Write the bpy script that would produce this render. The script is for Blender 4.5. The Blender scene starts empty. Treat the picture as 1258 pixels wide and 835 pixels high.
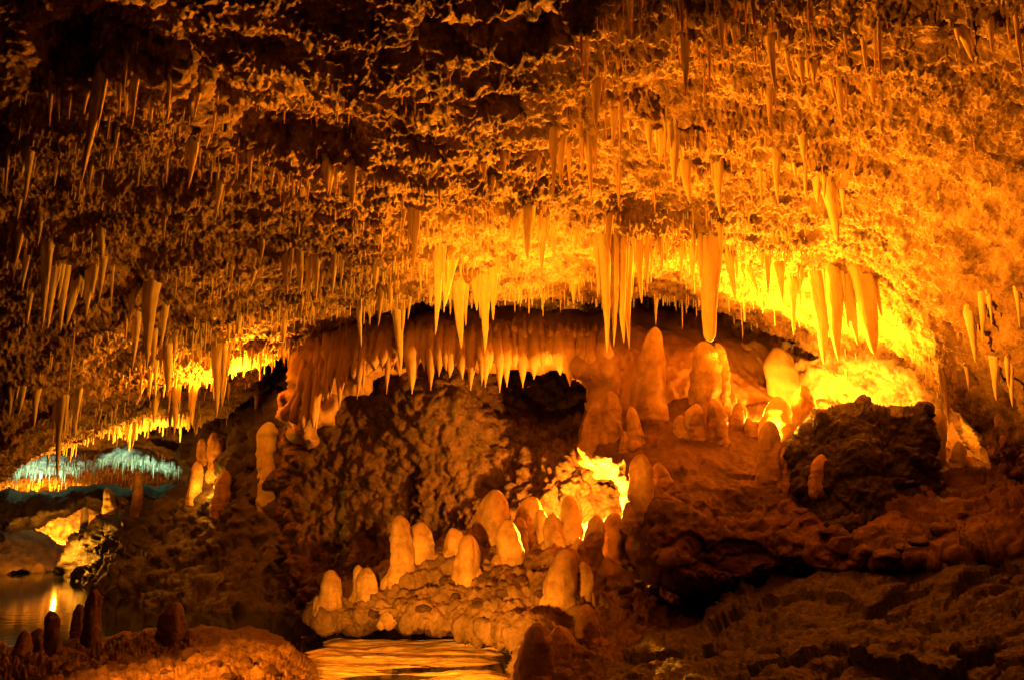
import bpy, math, random
import numpy as np
from mathutils import Vector

random.seed(7)
rng = np.random.default_rng(7)
scn = bpy.context.scene
COL = scn.collection

# ------------------------------------------------------------------ camera geometry
FPX, CX, CY = 1089.0, 629.0, 417.5          # focal length and centre in units of the photograph's pixels
CAMZ = 1.6
PITCH = math.atan2(202.5, FPX)
CP, SP = math.cos(PITCH), math.sin(PITCH)

def ray(px, py):
    a = (np.asarray(px, float) - CX) / FPX
    b = (CY - np.asarray(py, float)) / FPX
    return a, CP - b * SP, SP + b * CP       # x, y, z of the view ray

def at(px, py, Y):
    """world point on the sight line of (px, py) standing Y metres in front of the camera"""
    dx, dy, dz = ray(px, py)
    t = np.asarray(Y, float) / dy
    return np.stack(np.broadcast_arrays(dx * t, np.asarray(Y, float) + 0 * dx, CAMZ + dz * t), -1)

def to_px(p):
    x, y, z = p[..., 0], p[..., 1], p[..., 2] - CAMZ
    d = y * CP + z * SP
    u = -y * SP + z * CP
    return CX + FPX * x / d, CY - FPX * u / d

# ------------------------------------------------------------------ noise
PERM = np.random.default_rng(3).permutation(256).astype(np.int32)
PERM = np.concatenate([PERM, PERM, PERM])
_g = np.random.default_rng(5).normal(size=(256, 3))
GRAD = (_g / np.linalg.norm(_g, axis=1)[:, None]).astype(np.float32)

def pnoise(p):
    p = p.astype(np.float32)
    i = np.floor(p).astype(np.int32)
    f = p - i
    i &= 255
    w = f * f * f * (f * (f * 6 - 15) + 10)
    out = 0
    for dx in (0, 1):
        wx = w[:, 0] if dx else 1 - w[:, 0]
        for dy in (0, 1):
            wy = w[:, 1] if dy else 1 - w[:, 1]
            for dz in (0, 1):
                wz = w[:, 2] if dz else 1 - w[:, 2]
                h = PERM[PERM[PERM[i[:, 0] + dx] + i[:, 1] + dy] + i[:, 2] + dz]
                g = GRAD[h]
                d = g[:, 0] * (f[:, 0] - dx) + g[:, 1] * (f[:, 1] - dy) + g[:, 2] * (f[:, 2] - dz)
                out = out + d * wx * wy * wz
    return out * 1.6

def fbm(p, scale, octs=3, gain=.5, off=0.0):
    s, a, o = 0, 1.0, off
    q = p / scale
    for k in range(octs):
        s = s + a * pnoise(q + o + 17.3 * k)
        q = q * 2.03
        a *= gain
    return s

def ridged(p, scale, octs=2, off=0.0):
    s, a = 0, 1.0
    q = p / scale
    for k in range(octs):
        s = s + a * (1 - 2 * np.abs(pnoise(q + off + 31.7 * k)))
        q = q * 2.1
        a *= .5
    return s

def worley(p, scale, off=0):
    q = (p / scale + 40.5 + off).astype(np.float32)
    i = np.floor(q).astype(np.int32)
    f = q - i
    f1 = np.full(len(q), 9.0, np.float32)
    f2 = np.full(len(q), 9.0, np.float32)
    cid = np.zeros(len(q), np.int32)
    for dx in (-1, 0, 1):
        for dy in (-1, 0, 1):
            for dz in (-1, 0, 1):
                h = PERM[PERM[PERM[(i[:, 0] + dx) & 255] + ((i[:, 1] + dy) & 255)] + ((i[:, 2] + dz) & 255)]
                j = GRAD[h] * .5 + .5
                d = (dx + j[:, 0] - f[:, 0]) ** 2 + (dy + j[:, 1] - f[:, 1]) ** 2 + (dz + j[:, 2] - f[:, 2]) ** 2
                m = d < f1
                f2 = np.where(m, f1, np.minimum(f2, d))
                cid = np.where(m, h, cid)
                f1 = np.where(m, d, f1)
    return np.sqrt(f1), np.sqrt(f2), cid

def smooth(a, b, x):
    t = np.clip((x - a) / (b - a), 0, 1)
    return t * t * (3 - 2 * t)

def tps(cx, cv, qx, reg=1e-4):
    """thin plate spline through 2-D control points"""
    cx, cv, qx = np.asarray(cx, float), np.asarray(cv, float), np.asarray(qx, float)
    n = len(cx)
    def phi(r2):
        return .5 * r2 * np.log(r2 + 1e-12)
    r2 = ((cx[:, None] - cx[None]) ** 2).sum(-1)
    P = np.c_[np.ones(n), cx]
    A = np.zeros((n + 3, n + 3))
    A[:n, :n] = phi(r2) + reg * np.eye(n)
    A[:n, n:], A[n:, :n] = P, P.T
    sol = np.linalg.solve(A, np.r_[cv, np.zeros(3)])
    out = np.empty(len(qx))
    for k in range(0, len(qx), 100000):
        q = qx[k:k + 100000]
        r2 = ((q[:, None] - cx[None]) ** 2).sum(-1)
        out[k:k + 100000] = phi(r2) @ sol[:n] + sol[n] + q @ sol[n + 1:]
    return out

# ------------------------------------------------------------------ materials
def mat(name, c1, c2, scale=3.0, rough=.7, bump=.4, bump_scale=25., sss=0., spec=.3, aniso=(1, 1, 1), bdist=.02, rough2=None, c3=None):
    m = bpy.data.materials.new(name)
    m.use_nodes = True
    nt = m.node_tree
    N, L = nt.nodes, nt.links
    b = N['Principled BSDF']
    tc = N.new('ShaderNodeTexCoord')
    mp = N.new('ShaderNodeMapping'); mp.inputs['Scale'].default_value = aniso
    geo = N.new('ShaderNodeNewGeometry')
    L.new(geo.outputs['Position'], mp.inputs['Vector'])
    n1 = N.new('ShaderNodeTexNoise'); n1.inputs['Scale'].default_value = scale
    n1.inputs['Detail'].default_value = 7; n1.inputs['Roughness'].default_value = .65
    L.new(mp.outputs[0], n1.inputs['Vector'])
    cr = N.new('ShaderNodeValToRGB')
    cr.color_ramp.elements[0].position = .36; cr.color_ramp.elements[0].color = (*c2, 1)
    cr.color_ramp.elements[1].position = .62; cr.color_ramp.elements[1].color = (*c1, 1)
    if c3:
        e = cr.color_ramp.elements.new(.8); e.color = (*c3, 1)
    L.new(n1.outputs['Fac'], cr.inputs['Fac'])
    L.new(cr.outputs['Color'], b.inputs['Base Color'])
    n2 = N.new('ShaderNodeTexNoise'); n2.inputs['Scale'].default_value = bump_scale
    n2.inputs['Detail'].default_value = 6; n2.inputs['Roughness'].default_value = .6
    L.new(mp.outputs[0], n2.inputs['Vector'])
    bp = N.new('ShaderNodeBump'); bp.inputs['Strength'].default_value = bump; bp.inputs['Distance'].default_value = bdist
    L.new(n2.outputs['Fac'], bp.inputs['Height'])
    L.new(bp.outputs['Normal'], b.inputs['Normal'])
    if rough2 is not None:
        mr = N.new('ShaderNodeMapRange')
        mr.inputs['From Min'].default_value = .35; mr.inputs['From Max'].default_value = .65
        mr.inputs['To Min'].default_value = rough; mr.inputs['To Max'].default_value = rough2
        L.new(n2.outputs['Fac'], mr.inputs['Value'])
        L.new(mr.outputs[0], b.inputs['Roughness'])
    else:
        b.inputs['Roughness'].default_value = rough
    b.inputs['Specular IOR Level'].default_value = spec
    if sss:
        b.inputs['Subsurface Weight'].default_value = sss
        b.inputs['Subsurface Radius'].default_value = (.10, .045, .015)
        b.inputs['Subsurface Scale'].default_value = .18
    return m

M_CEIL = mat('ceiling_limestone', (.47, .33, .20), (.10, .058, .031), 4.0, .75, 1.0, 26, spec=.25, bdist=.04, rough2=.5, c3=(.62, .48, .31))
M_ROCK = mat('wet_brown_limestone', (.24, .15, .085), (.09, .055, .035), 3.0, .45, .8, 22, spec=.3, bdist=.04, rough2=.8)
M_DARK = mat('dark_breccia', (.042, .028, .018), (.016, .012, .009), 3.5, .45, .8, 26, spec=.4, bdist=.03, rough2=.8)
M_MUD = mat('muddy_flowstone', (.17, .088, .044), (.07, .036, .019), 2.6, .45, .7, 18, spec=.3, bdist=.035, rough2=.75)
M_FLOW = mat('smooth_flowstone', (.46, .29, .165), (.27, .16, .085), 2.0, .5, .6, 26, spec=.3, aniso=(1, 1, .35), bdist=.02)
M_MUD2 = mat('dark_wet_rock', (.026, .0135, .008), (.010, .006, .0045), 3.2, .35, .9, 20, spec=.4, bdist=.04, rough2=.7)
M_GRAVEL = mat('crumbly_brown_gravel', (.34, .21, .11), (.12, .07, .04), 7.0, .6, .9, 26, spec=.25, bdist=.03, rough2=.8)
M_RUBBLE = mat('dark_red_rubble', (.10, .049, .026), (.028, .016, .010), 5.0, .45, .9, 22, spec=.3, bdist=.04, rough2=.8)
M_FLOW2 = mat('fringe_calcite', (.62, .42, .25), (.40, .25, .14), 3.0, .45, .5, 34, sss=.2, spec=.3, aniso=(1, 1, .4), bdist=.015)
M_WALL = mat('pale_wall_calcite', (.60, .45, .28), (.36, .24, .13), 2.6, .55, .8, 24, spec=.25, aniso=(1, 1, .35), bdist=.03)
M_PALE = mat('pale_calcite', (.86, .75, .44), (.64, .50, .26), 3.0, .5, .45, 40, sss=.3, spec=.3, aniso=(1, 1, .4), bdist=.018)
M_STALAG = mat('stalagmite_calcite', (.52, .345, .17), (.27, .165, .08), 5.0, .38, .9, 38, sss=.5, spec=.3, aniso=(1, 1, .9), bdist=.02)
M_STALAG.node_tree.nodes['Principled BSDF'].inputs['Subsurface Scale'].default_value = .5
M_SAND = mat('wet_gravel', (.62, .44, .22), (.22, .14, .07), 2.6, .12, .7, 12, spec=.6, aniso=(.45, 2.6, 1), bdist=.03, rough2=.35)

def water_mat():
    m = bpy.data.materials.new('still_cave_water')
    m.use_nodes = True
    N, L = m.node_tree.nodes, m.node_tree.links
    b = N['Principled BSDF']
    b.inputs['Base Color'].default_value = (.012, .014, .010, 1)
    b.inputs['Roughness'].default_value = .06
    b.inputs['IOR'].default_value = 1.33
    b.inputs['Specular IOR Level'].default_value = .6
    geo = N.new('ShaderNodeNewGeometry')
    mp = N.new('ShaderNodeMapping'); mp.inputs['Scale'].default_value = (1.2, 3.0, 1)
    n = N.new('ShaderNodeTexNoise'); n.inputs['Scale'].default_value = 2.5; n.inputs['Detail'].default_value = 3
    bp = N.new('ShaderNodeBump'); bp.inputs['Strength'].default_value = .05; bp.inputs['Distance'].default_value = .05
    L.new(geo.outputs['Position'], mp.inputs[0]); L.new(mp.outputs[0], n.inputs['Vector'])
    L.new(n.outputs['Fac'], bp.inputs['Height']); L.new(bp.outputs['Normal'], b.inputs['Normal'])
    return m
M_WATER = water_mat()

# ------------------------------------------------------------------ object helpers
def mesh_np(name, v, faces, material, smooth_shade=True):
    """faces: (n,4) or (n,3) int array"""
    me = bpy.data.meshes.new(name)
    v = np.ascontiguousarray(v, np.float32)
    faces = np.ascontiguousarray(faces, np.int32)
    k = faces.shape[1]
    me.vertices.add(len(v)); me.vertices.foreach_set('co', v.ravel())
    me.loops.add(faces.size); me.loops.foreach_set('vertex_index', faces.ravel())
    me.polygons.add(len(faces))
    me.polygons.foreach_set('loop_start', np.arange(0, faces.size, k, dtype=np.int32))
    me.polygons.foreach_set('loop_total', np.full(len(faces), k, np.int32))
    me.update(calc_edges=True)
    me.polygons.foreach_set('use_smooth', np.full(len(faces), smooth_shade))
    me.materials.append(material)
    return me

def link(name, me, parent=None, label=None, cat=None, group=None, kind=None, loc=None):
    o = bpy.data.objects.new(name, me)
    COL.objects.link(o)
    if parent is not None: o.parent = parent
    if loc is not None: o.location = loc
    if label: o['label'] = label
    if cat: o['category'] = cat
    if group: o['group'] = group
    if kind: o['kind'] = kind
    return o

def grid_faces(nr, nc, keep=None):
    idx = np.arange(nr * nc).reshape(nr, nc)
    f = np.stack([idx[:-1, :-1], idx[:-1, 1:], idx[1:, 1:], idx[1:, :-1]], -1).reshape(-1, 4)
    if keep is not None:
        f = f[keep.ravel()[f].all(1)]
    return f

def compact(v, f):
    used = np.zeros(len(v), bool); used[f.ravel()] = True
    new = np.cumsum(used) - 1
    return v[used], new[f].astype(np.int32)

def grid_normals(P):
    du = np.gradient(P, axis=1); dv = np.gradient(P, axis=0)
    n = np.cross(du, dv)
    n /= np.linalg.norm(n, axis=-1, keepdims=True) + 1e-9
    return n

def blur(a, k):
    for ax in (0, 1):
        pad = [(0, 0)] * a.ndim; pad[ax] = (k, k)
        b = np.pad(a, pad, mode='edge')
        c = np.cumsum(b, axis=ax)
        c = np.concatenate([np.zeros_like(np.take(c, [0], ax)), c], axis=ax)
        n = a.shape[ax]
        hi = np.take(c, np.arange(2 * k + 1, 2 * k + 1 + n), ax); lo = np.take(c, np.arange(0, n), ax)
        a = (hi - lo) / (2 * k + 1)
    return a

def poly_sdf(px, py, poly):
    """signed distance in pixels, negative inside"""
    P = np.stack([px.ravel(), py.ravel()], -1)
    poly = np.asarray(poly, float)
    d2 = np.full(len(P), 1e12); inside = np.zeros(len(P), bool)
    for a, b in zip(poly, np.roll(poly, -1, 0)):
        e = b - a; w = P - a
        t = np.clip((w @ e) / (e @ e), 0, 1)
        r = w - t[:, None] * e
        d2 = np.minimum(d2, (r ** 2).sum(1))
        c = ((a[1] <= P[:, 1]) != (b[1] <= P[:, 1]))
        if e[1] != 0:
            xi = a[0] + (P[:, 1] - a[1]) / e[1] * e[0]
            inside ^= c & (P[:, 0] < xi)
    d = np.sqrt(d2)
    return np.where(inside, -d, d).reshape(px.shape)

# displacement recipes: metres along the surface normal, from world positions
def d_ceiling(p):
    q = p * np.array([.55, 1.0, 1.0])
    w = np.stack([pnoise(p / .5 + 3), pnoise(p / .5 + 50), pnoise(p / .5 + 90)], -1) * .12
    h = .13 * fbm(q, 1.1, 2) + .05 * ridged(q + w, .45, 2, 5.)
    f1, f2, c = worley(p * np.array([.8, 1, 1]) + w, .21)
    h += .075 * (.55 - f1) + .04 * ((c % 17) / 17. - .5)
    k = np.clip(.85 + .8 * fbm(p * np.array([.6, 1, 1]), .8, 2, off=21.), .45, 1.4)
    k = k * (1 - .45 * smooth(.26, .42, p[:, 0] / p[:, 1]))                # the right slope is pitted rather than flaky
    f1, f2, c = worley(p + w, .10, 9)
    h += k * (.035 * (.55 - f1) + .02 * ((c % 13) / 13. - .5))
    h += k * .03 * ridged(p * np.array([.8, 1, 1]) + w, .14, 2, 9.)
    f1, f2, c = worley(p + w * .5, .048, 3)
    h += .030 * (.55 - f1)
    h += .030 * ridged(p, .07, 2, 4.)
    h += .022 * fbm(p, .035, 2, .6)
    return h

def d_rubble(p, s=1.0):
    w = np.stack([pnoise(p / .4 + 3), pnoise(p / .4 + 50), pnoise(p / .4 + 90)], -1) * .10
    f1, f2, c = worley(p + w, .34 * s)
    h = .22 * s * (.5 - f1) + .12 * s * ((c % 13) / 13. - .5)
    f1, f2, c = worley(p + w * .5, .13 * s, 7)
    h += .085 * s * (.5 - f1) + .02 * ((c % 11) / 11. - .5)
    h += .18 * fbm(p, 1.0, 2) + .03 * fbm(p, .07, 2)
    return h

def d_ledge(p):
    q = p * np.array([1., 1., 2.2])
    f1, f2, c = worley(p + .1 * np.stack([pnoise(p / .3), pnoise(p / .3 + 30), pnoise(p / .3 + 60)], -1), .3)
    h = .12 * fbm(p, .9, 2) + .05 * ridged(q, .4, 2) + .10 * (.5 - f1) + .05 * ((c % 13) / 13. - .5)
    f1, f2, c = worley(p, .12)
    h += .065 * (.5 - f1) + .03 * ((c % 7) / 7. - .5) + .024 * fbm(p, .05, 3)
    return h

def d_broken(p):
    w = np.stack([pnoise(p / .4 + 3), pnoise(p / .4 + 50), pnoise(p / .4 + 90)], -1) * .14
    f1, f2, c = worley(p * np.array([.8, .8, 1.3]) + w, .55)
    h = .16 * ((c % 13) / 13. - .5) + .10 * (.5 - f1)
    f1, f2, c = worley(p + w, .2, 5)
    return h + .06 * ((c % 11) / 11. - .5) + .05 * (.5 - f1) + .12 * fbm(p, 1.1, 2) + .02 * fbm(p, .09, 3)

def d_gravel(p):
    f1, f2, c = worley(p, .26)
    g1, g2, c2 = worley(p, .1, 5)
    return .06 * fbm(p, 1.1, 2) + .09 * (.5 - f1) + .05 * ((c % 7) / 7. - .5) + .07 * (.5 - g1) + .03 * ((c2 % 7) / 7. - .5) + .016 * fbm(p, .04, 2)

def d_floor(p):
    q = p * np.array([.7, 1.6, 1.])
    f1, f2, c = worley(p, .5)
    return .07 * fbm(p, 1.2, 2) + .05 * np.maximum(0, .55 - f1) + .022 * ridged(q, .3, 2) + .007 * fbm(p, .05, 2)

def d_flow(p):
    q = p * np.array([1., 1., .30])
    return .10 * fbm(p, .9, 2) + .035 * ridged(q, .22, 2) + .010 * fbm(p * np.array([1, 1, 2.5]), .08, 2)

def d_terrace(p):
    f1, f2, c = worley(p, .42)
    g1, g2, c2 = worley(p, .17, 5)
    return .12 * fbm(p, 1.0, 2) + .12 * np.maximum(0, .55 - f1) + .06 * np.maximum(0, .5 - g1) + .012 * fbm(p, .06, 2)

def d_wall(p):
    q = p * np.array([1., 1., .4])
    return .18 * fbm(p, .9, 2) + .05 * ridged(q, .18, 2) + .03 * fbm(p, .06, 2)

def d_boulder(p):
    f1, f2, c = worley(p, .4)
    g1, g2, c2 = worley(p, .12, 5)
    return .07 * ((c % 13) / 13. - .5) + .05 * fbm(p, .5, 2) + .045 * (.5 - g1) + .02 * ridged(p, .09, 2) + .012 * fbm(p, .04, 2)

def relief(name, poly, ctrl, disp, material, step=2.0, margin=10, back=1.0, round_w=30, round_d=.5, wob=7, **kw):
    """a rock mass: depth given at control points, rounded off and folded back at its outline"""
    poly = np.asarray(poly, float)
    x0, y0 = poly.min(0) - margin; x1, y1 = poly.max(0) + margin
    x0, x1 = max(x0, -150), min(x1, 1410); y1 = min(y1, 960)
    gx = np.arange(x0, x1, step); gy = np.arange(y0, y1, step)
    PX, PY = np.meshgrid(gx, gy)
    c = np.asarray(ctrl, float)
    Y = np.exp(tps(c[:, :2] / 200, np.log(c[:, 2]), np.c_[PX.ravel(), PY.ravel()] / 200, 1e-3)).reshape(PX.shape)
    lo, hi = c[:, 2].min(), c[:, 2].max()
    Y = np.clip(Y, lo * .96, hi * 1.04)
    d = poly_sdf(PX, PY, poly)
    d += wob * pnoise(np.c_[PX.ravel() / 23, PY.ravel() / 23, 0 * PX.ravel() + 3.7]).reshape(d.shape)
    t = np.clip(1 + d / round_w, 0, 1)
    Y = Y + round_d * (1 - np.sqrt(np.maximum(0, 1 - t * t)))
    Y = Y + back * np.maximum(0, d) / margin
    P = at(PX, PY, Y)
    n = grid_normals(blur(P, 4))
    toward = (P - np.array([0, 0, CAMZ]))
    flip = (n * toward).sum(-1) > 0
    n[flip] *= -1
    h = disp(P.reshape(-1, 3)).reshape(PX.shape)
    h = h * (1 - .85 * smooth(-3, margin, d))
    P = P + n * h[..., None]
    v, f = compact(P.reshape(-1, 3), grid_faces(*PX.shape, keep=(d < margin)))
    o = link(name, mesh_np(name, v, f[:, ::-1], material), **kw)
    return o

# ------------------------------------------------------------------ the cave ceiling
CE = [  # px, py, Y
    (-60, -60, 6.5), (200, -60, 5.6), (450, -60, 5.0), (700, -60, 4.8), (950, -60, 4.7), (1150, -60, 4.4), (1300, -60, 4.2),
    (-20, 60, 7.3), (200, 60, 6.7), (450, 60, 6.0), (700, 60, 5.8), (950, 60, 5.7), (1150, 60, 5.4), (1290, 60, 4.9),
    (0, 170, 8.4), (150, 120, 7.6), (150, 180, 8.6), (300, 170, 8.4), (500, 170, 7.6), (700, 170, 7.4), (900, 170, 7.3), (1080, 170, 7.0), (1258, 170, 5.9),
    (0, 290, 9.6), (150, 290, 10.0), (300, 270, 9.9), (480, 280, 9.9), (650, 280, 10.0), (850, 280, 9.9), (1040, 280, 8.9), (1258, 290, 6.9),
    (0, 400, 10.8), (150, 380, 11.3), (300, 350, 11.6), (420, 360, 12.0), (560, 350, 12.0), (700, 350, 12.1), (850, 350, 12.2), (950, 380, 12.2), (1060, 370, 10.9), (1160, 380, 9.4), (1258, 400, 7.9),
    (0, 500, 12.0), (120, 470, 13.0), (220, 440, 13.6), (300, 420, 13.6),
    (0, 570, 13.0), (100, 530, 16.5), (200, 510, 17.0), (280, 490, 16.8), (220, 545, 19.5), (80, 552, 19.0),
    (1040, 430, 12.1), (1120, 450, 11.2), (1190, 490, 10.2), (1258, 500, 8.6), (1225, 575, 9.6), (1300, 590, 8.6),
    (650, 395, 14.0), (850, 395, 14.2), (450, 395, 13.6),
]
RIMS = [
    ([(40, 108), (110, 92), (165, 84), (240, 122), (300, 166), (420, 196), (450, 205)], .55, 120),
    ([(180, 40), (300, 62), (420, 95)], .3, 60),
    ([(500, 62), (560, 58), (640, 56), (712, 46)], .5, 70),
    ([(480, 128), (560, 122), (650, 150)], .26, 42),
    ([(410, 160), (500, 172), (590, 196)], .24, 40),
    ([(672, 166), (735, 150), (790, 134), (836, 156)], .28, 42),
    ([(716, 104), (745, 98), (772, 106)], .3, 24),
    ([(930, 50), (960, 62), (1010, 78)], .32, 34),
    ([(850, 208), (900, 198), (975, 196)], .2, 28),
    ([(1000, 225), (1036, 222)], .2, 24),
    ([(590, 222), (640, 190), (672, 200)], .2, 30),
    ([(1015, 48), (1090, 42)], .2, 30),
    ([(1150, 40), (1200, 50), (1258, 62)], .25, 40),
    ([(520, 312), (560, 318), (600, 330)], .2, 22),
    ([(330, 312), (420, 320)], .2, 22),
    ([(40, 300), (140, 335), (200, 372)], .25, 30),
]
def build_ceiling():
    c = np.asarray(CE, float)
    W = at(c[:, 0], c[:, 1], c[:, 2])
    ns, ny = 1380, 800
    s = np.linspace(-.86, .86, ns)
    y = 3.4 * (21.0 / 3.4) ** np.linspace(0, 1, ny)
    S, Yg = np.meshgrid(s, y)
    X = S * Yg
    # spline in a (bearing, log distance) chart so near and far points weigh alike
    cw = np.c_[W[:, 0] / W[:, 1] * 2.2, np.log(W[:, 1]) * 1.6]
    z = tps(cw, W[:, 2], np.c_[(S * 2.2).ravel(), (np.log(Yg) * 1.6).ravel()], 4e-3).reshape(X.shape)
    z = np.clip(z, .2, 6.5)
    pxs = CX + FPX * s / CP                                   # rough column of each bearing
    ylip = np.interp(pxs, [-300, 250, 292, 325, 480, 560, 760, 960, 1040, 1100, 1160], [17.0, 17.6, 17.0, 14.2, 12.9, 12.5, 12.6, 12.8, 12.9, 14, 30])
    ylip = ylip + .25 * pnoise(np.c_[s * 14, 0 * s, 0 * s + 2.5])
    z = z + 1.1 * smooth(0, .9, Yg - ylip[None])
    # stepped beds: the rock is hollowed out on the near side of each rim
    bpx, bpy_ = to_px(np.stack([X, Yg, z], -1))
    q3 = np.c_[bpx.ravel() / 60, bpy_.ravel() / 60, 0 * bpx.ravel() + 1.3]
    wv = (14 * pnoise(q3) + 8 * pnoise(q3 * 3.1) + 4 * pnoise(q3 * 8)).reshape(X.shape)
    for pts, A, H in RIMS:
        q = np.asarray(pts, float)
        rim = np.interp(bpx, q[:, 0], q[:, 1]) + wv
        ends = smooth(q[0, 0] - 12, q[0, 0] + 14, bpx) * (1 - smooth(q[-1, 0] - 14, q[-1, 0] + 12, bpx))
        up = rim - bpy_
        z = z + .55 * A * ends * smooth(-6, 18, up) * (1 - smooth(.25 * H, H, up))
    P = np.stack([X, Yg, z], -1)
    n = grid_normals(blur(P, 6))
    n[n[..., 2] > 0] *= -1
    h = d_ceiling(P.reshape(-1, 3)).reshape(X.shape)
    # deep pockets in the upper middle and stepped beds
    big = fbm(P.reshape(-1, 3) * np.array([.45, 1, .6]), .9, 2, off=11.).reshape(X.shape)
    h = h + .10 * np.clip(big, -1, .5)
    P = P + n * h[..., None]
    me = mesh_np('cave_ceiling', P.reshape(-1, 3), grid_faces(ny, ns), M_CEIL)
    o = link('cave_ceiling', me, kind='structure', label='rough crusted limestone ceiling bristling with stalactites', cat='ceiling')
    return o, P, n, h
ceiling, CEIL_P, CEIL_N, CEIL_H = build_ceiling()

# ------------------------------------------------------------------ walls, ledges, floor
RL = {}
def R(key, *a, **k):
    RL[key] = relief(*a, **k); return RL[key]

R('back', 'cave_wall', [(840, 385), (960, 400), (1020, 415), (1090, 425), (1160, 455), (1210, 500), (1230, 640), (840, 640)],
  [(860, 400, 14.4), (1000, 440, 13.3), (1000, 520, 12.6), (1080, 460, 12.8), (1080, 540, 12.2), (1150, 480, 11.8), (1150, 560, 11.3), (1210, 560, 10.6), (870, 620, 13.), (1210, 640, 10.5)],
  d_wall, M_WALL, kind='structure', label='pale flowing cave wall glowing behind the dark boulder', cat='wall')

R('mound', 'flowstone_mound', [(484, 412), (520, 390), (600, 384), (740, 390), (800, 386), (860, 386), (910, 394), (960, 414), (1005, 442), (1010, 520), (980, 580), (735, 580), (722, 520), (736, 474), (700, 450), (610, 447), (560, 444), (525, 434), (496, 440)],
  [(500, 400, 13.3), (500, 430, 12.8), (600, 395, 13.6), (600, 425, 12.8), (600, 455, 12.5), (720, 400, 13.6), (700, 455, 12.5), (740, 440, 12.7), (740, 500, 12.3), (850, 395, 14.2), (850, 450, 12.7), (850, 520, 12.0), (960, 430, 14.2), (960, 500, 12.7), (960, 570, 12.2), (800, 560, 11.9)],
  d_flow, M_FLOW, round_w=26, round_d=.6, back=1.2, label='broad smooth brown flowstone mound with a toothed fringe under its edge', cat='flowstone')

R('column', 'flowstone_drapery', [(352, 500), (362, 455), (382, 425), (398, 395), (430, 385), (470, 392), (492, 405), (494, 440), (470, 452), (440, 470), (412, 486), (398, 520), (375, 545), (356, 530)],
  [(360, 500, 13.4), (390, 430, 13.4), (400, 470, 13.1), (440, 410, 13.3), (440, 450, 12.9), (485, 420, 13.0), (380, 535, 13.5)],
  lambda p: 1.3 * d_flow(p), M_FLOW, round_w=26, round_d=.5, wob=16, label='tan flowstone drapery sloping down left of the toothed mound', cat='flowstone')

R('rubble', 'cave_wall', [(352, 520), (400, 480), (470, 440), (560, 440), (640, 450), (730, 450), (820, 540), (820, 730), (620, 780), (340, 800)],
  [(400, 500, 14.2), (480, 470, 13.8), (560, 475, 13.6), (660, 485, 16.0), (700, 500, 15.6), (600, 505, 14.2), (500, 560, 14.2), (600, 600, 13.9), (700, 560, 13.3), (740, 620, 13.1), (790, 600, 13.0), (420, 640, 14.4), (420, 740, 13.6), (600, 720, 13.0), (760, 700, 12.8)],
  lambda p: d_rubble(p, .7) * (1 + .9 * np.exp(-((p[:, 0] - 1.3) ** 2 + (p[:, 2] - 1.8) ** 2) / .4)), M_RUBBLE, kind='structure', label='rubbly brown rock wall under the toothed flowstone', cat='wall')

R('bank', 'rock_bank', [(74, 700), (92, 662), (150, 632), (205, 612), (232, 600), (228, 540), (262, 515), (300, 505), (345, 480), (400, 520), (430, 600), (430, 770), (330, 775), (140, 770), (90, 745)],
  [(100, 700, 20), (150, 645, 19), (230, 615, 17.2), (245, 540, 18), (300, 560, 16.4), (340, 500, 15.8), (400, 540, 14.8), (230, 700, 15.6), (230, 745, 14.4), (380, 750, 13.6), (330, 640, 15.6), (130, 745, 16.0), (420, 640, 14.2)],
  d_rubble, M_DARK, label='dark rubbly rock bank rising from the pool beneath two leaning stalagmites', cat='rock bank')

R('shelf', 'rock_ledge', [(384, 756), (394, 740), (430, 726), (470, 704), (500, 684), (545, 670), (590, 652), (640, 652), (690, 648), (770, 640), (830, 700), (930, 720), (950, 870), (640, 870), (634, 800), (600, 778), (570, 778), (520, 772), (480, 760), (440, 772), (402, 768)],
  [(390, 755, 10.6), (420, 770, 10.3), (480, 710, 10.9), (520, 760, 10.2), (600, 660, 11.6), (700, 660, 11.6), (760, 690, 11.2), (600, 720, 10.6), (640, 760, 9.7), (560, 780, 10.0), (690, 740, 9.9), (720, 800, 9.0), (660, 835, 8.3), (800, 780, 9.6), (870, 755, 10.6), (920, 780, 9.6), (800, 850, 8.2)],
  d_ledge, M_ROCK, step=1.5, label='craggy rock ledge crowded with stalagmites above the golden pool', cat='rock ledge')

R('terrace', 'rock_terrace', [(714, 548), (722, 512), (760, 500), (840, 492), (930, 500), (1000, 520), (1100, 545), (1330, 540), (1330, 690), (1080, 700), (960, 712), (905, 736), (850, 728), (806, 712), (782, 690), (776, 640), (772, 600), (758, 578), (722, 566)],
  [(740, 530, 11.5), (740, 560, 11.1), (800, 505, 11.6), (900, 500, 12.0), (1000, 530, 11.8), (1200, 560, 10.6), (1330, 560, 9.4), (790, 580, 10.4), (790, 660, 9.7), (850, 620, 9.8), (950, 600, 10.0), (850, 690, 9.4), (900, 725, 9.6), (1100, 640, 8.9), (1000, 690, 9.0), (1300, 640, 8.2), (950, 540, 11.2)],
  lambda p: d_terrace(p) + .9 * d_broken(p) * (1 - smooth(1.75, 2.25, p[:, 2])), M_MUD, step=1.6, label='lumpy flowstone terrace carrying the tallest stalagmites', cat='rock terrace')

R('slope', 'cave_floor', [(760, 830), (800, 800), (850, 786), (890, 750), (960, 712), (1080, 690), (1340, 650), (1400, 900), (700, 900)],
  [(850, 800, 8.0), (900, 760, 8.5), (1000, 710, 8.8), (1100, 690, 8.7), (1250, 670, 8.2), (800, 835, 7.4), (1000, 835, 6.3), (1250, 835, 5.6), (1150, 750, 7.4), (1000, 770, 7.6), (1300, 750, 6.6), (1000, 900, 5.4)],
  d_broken, M_MUD2, round_d=.08, back=.35, margin=18, wob=16, kind='structure', label='dark rippled rock floor sloping up at the right', cat='floor')

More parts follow.
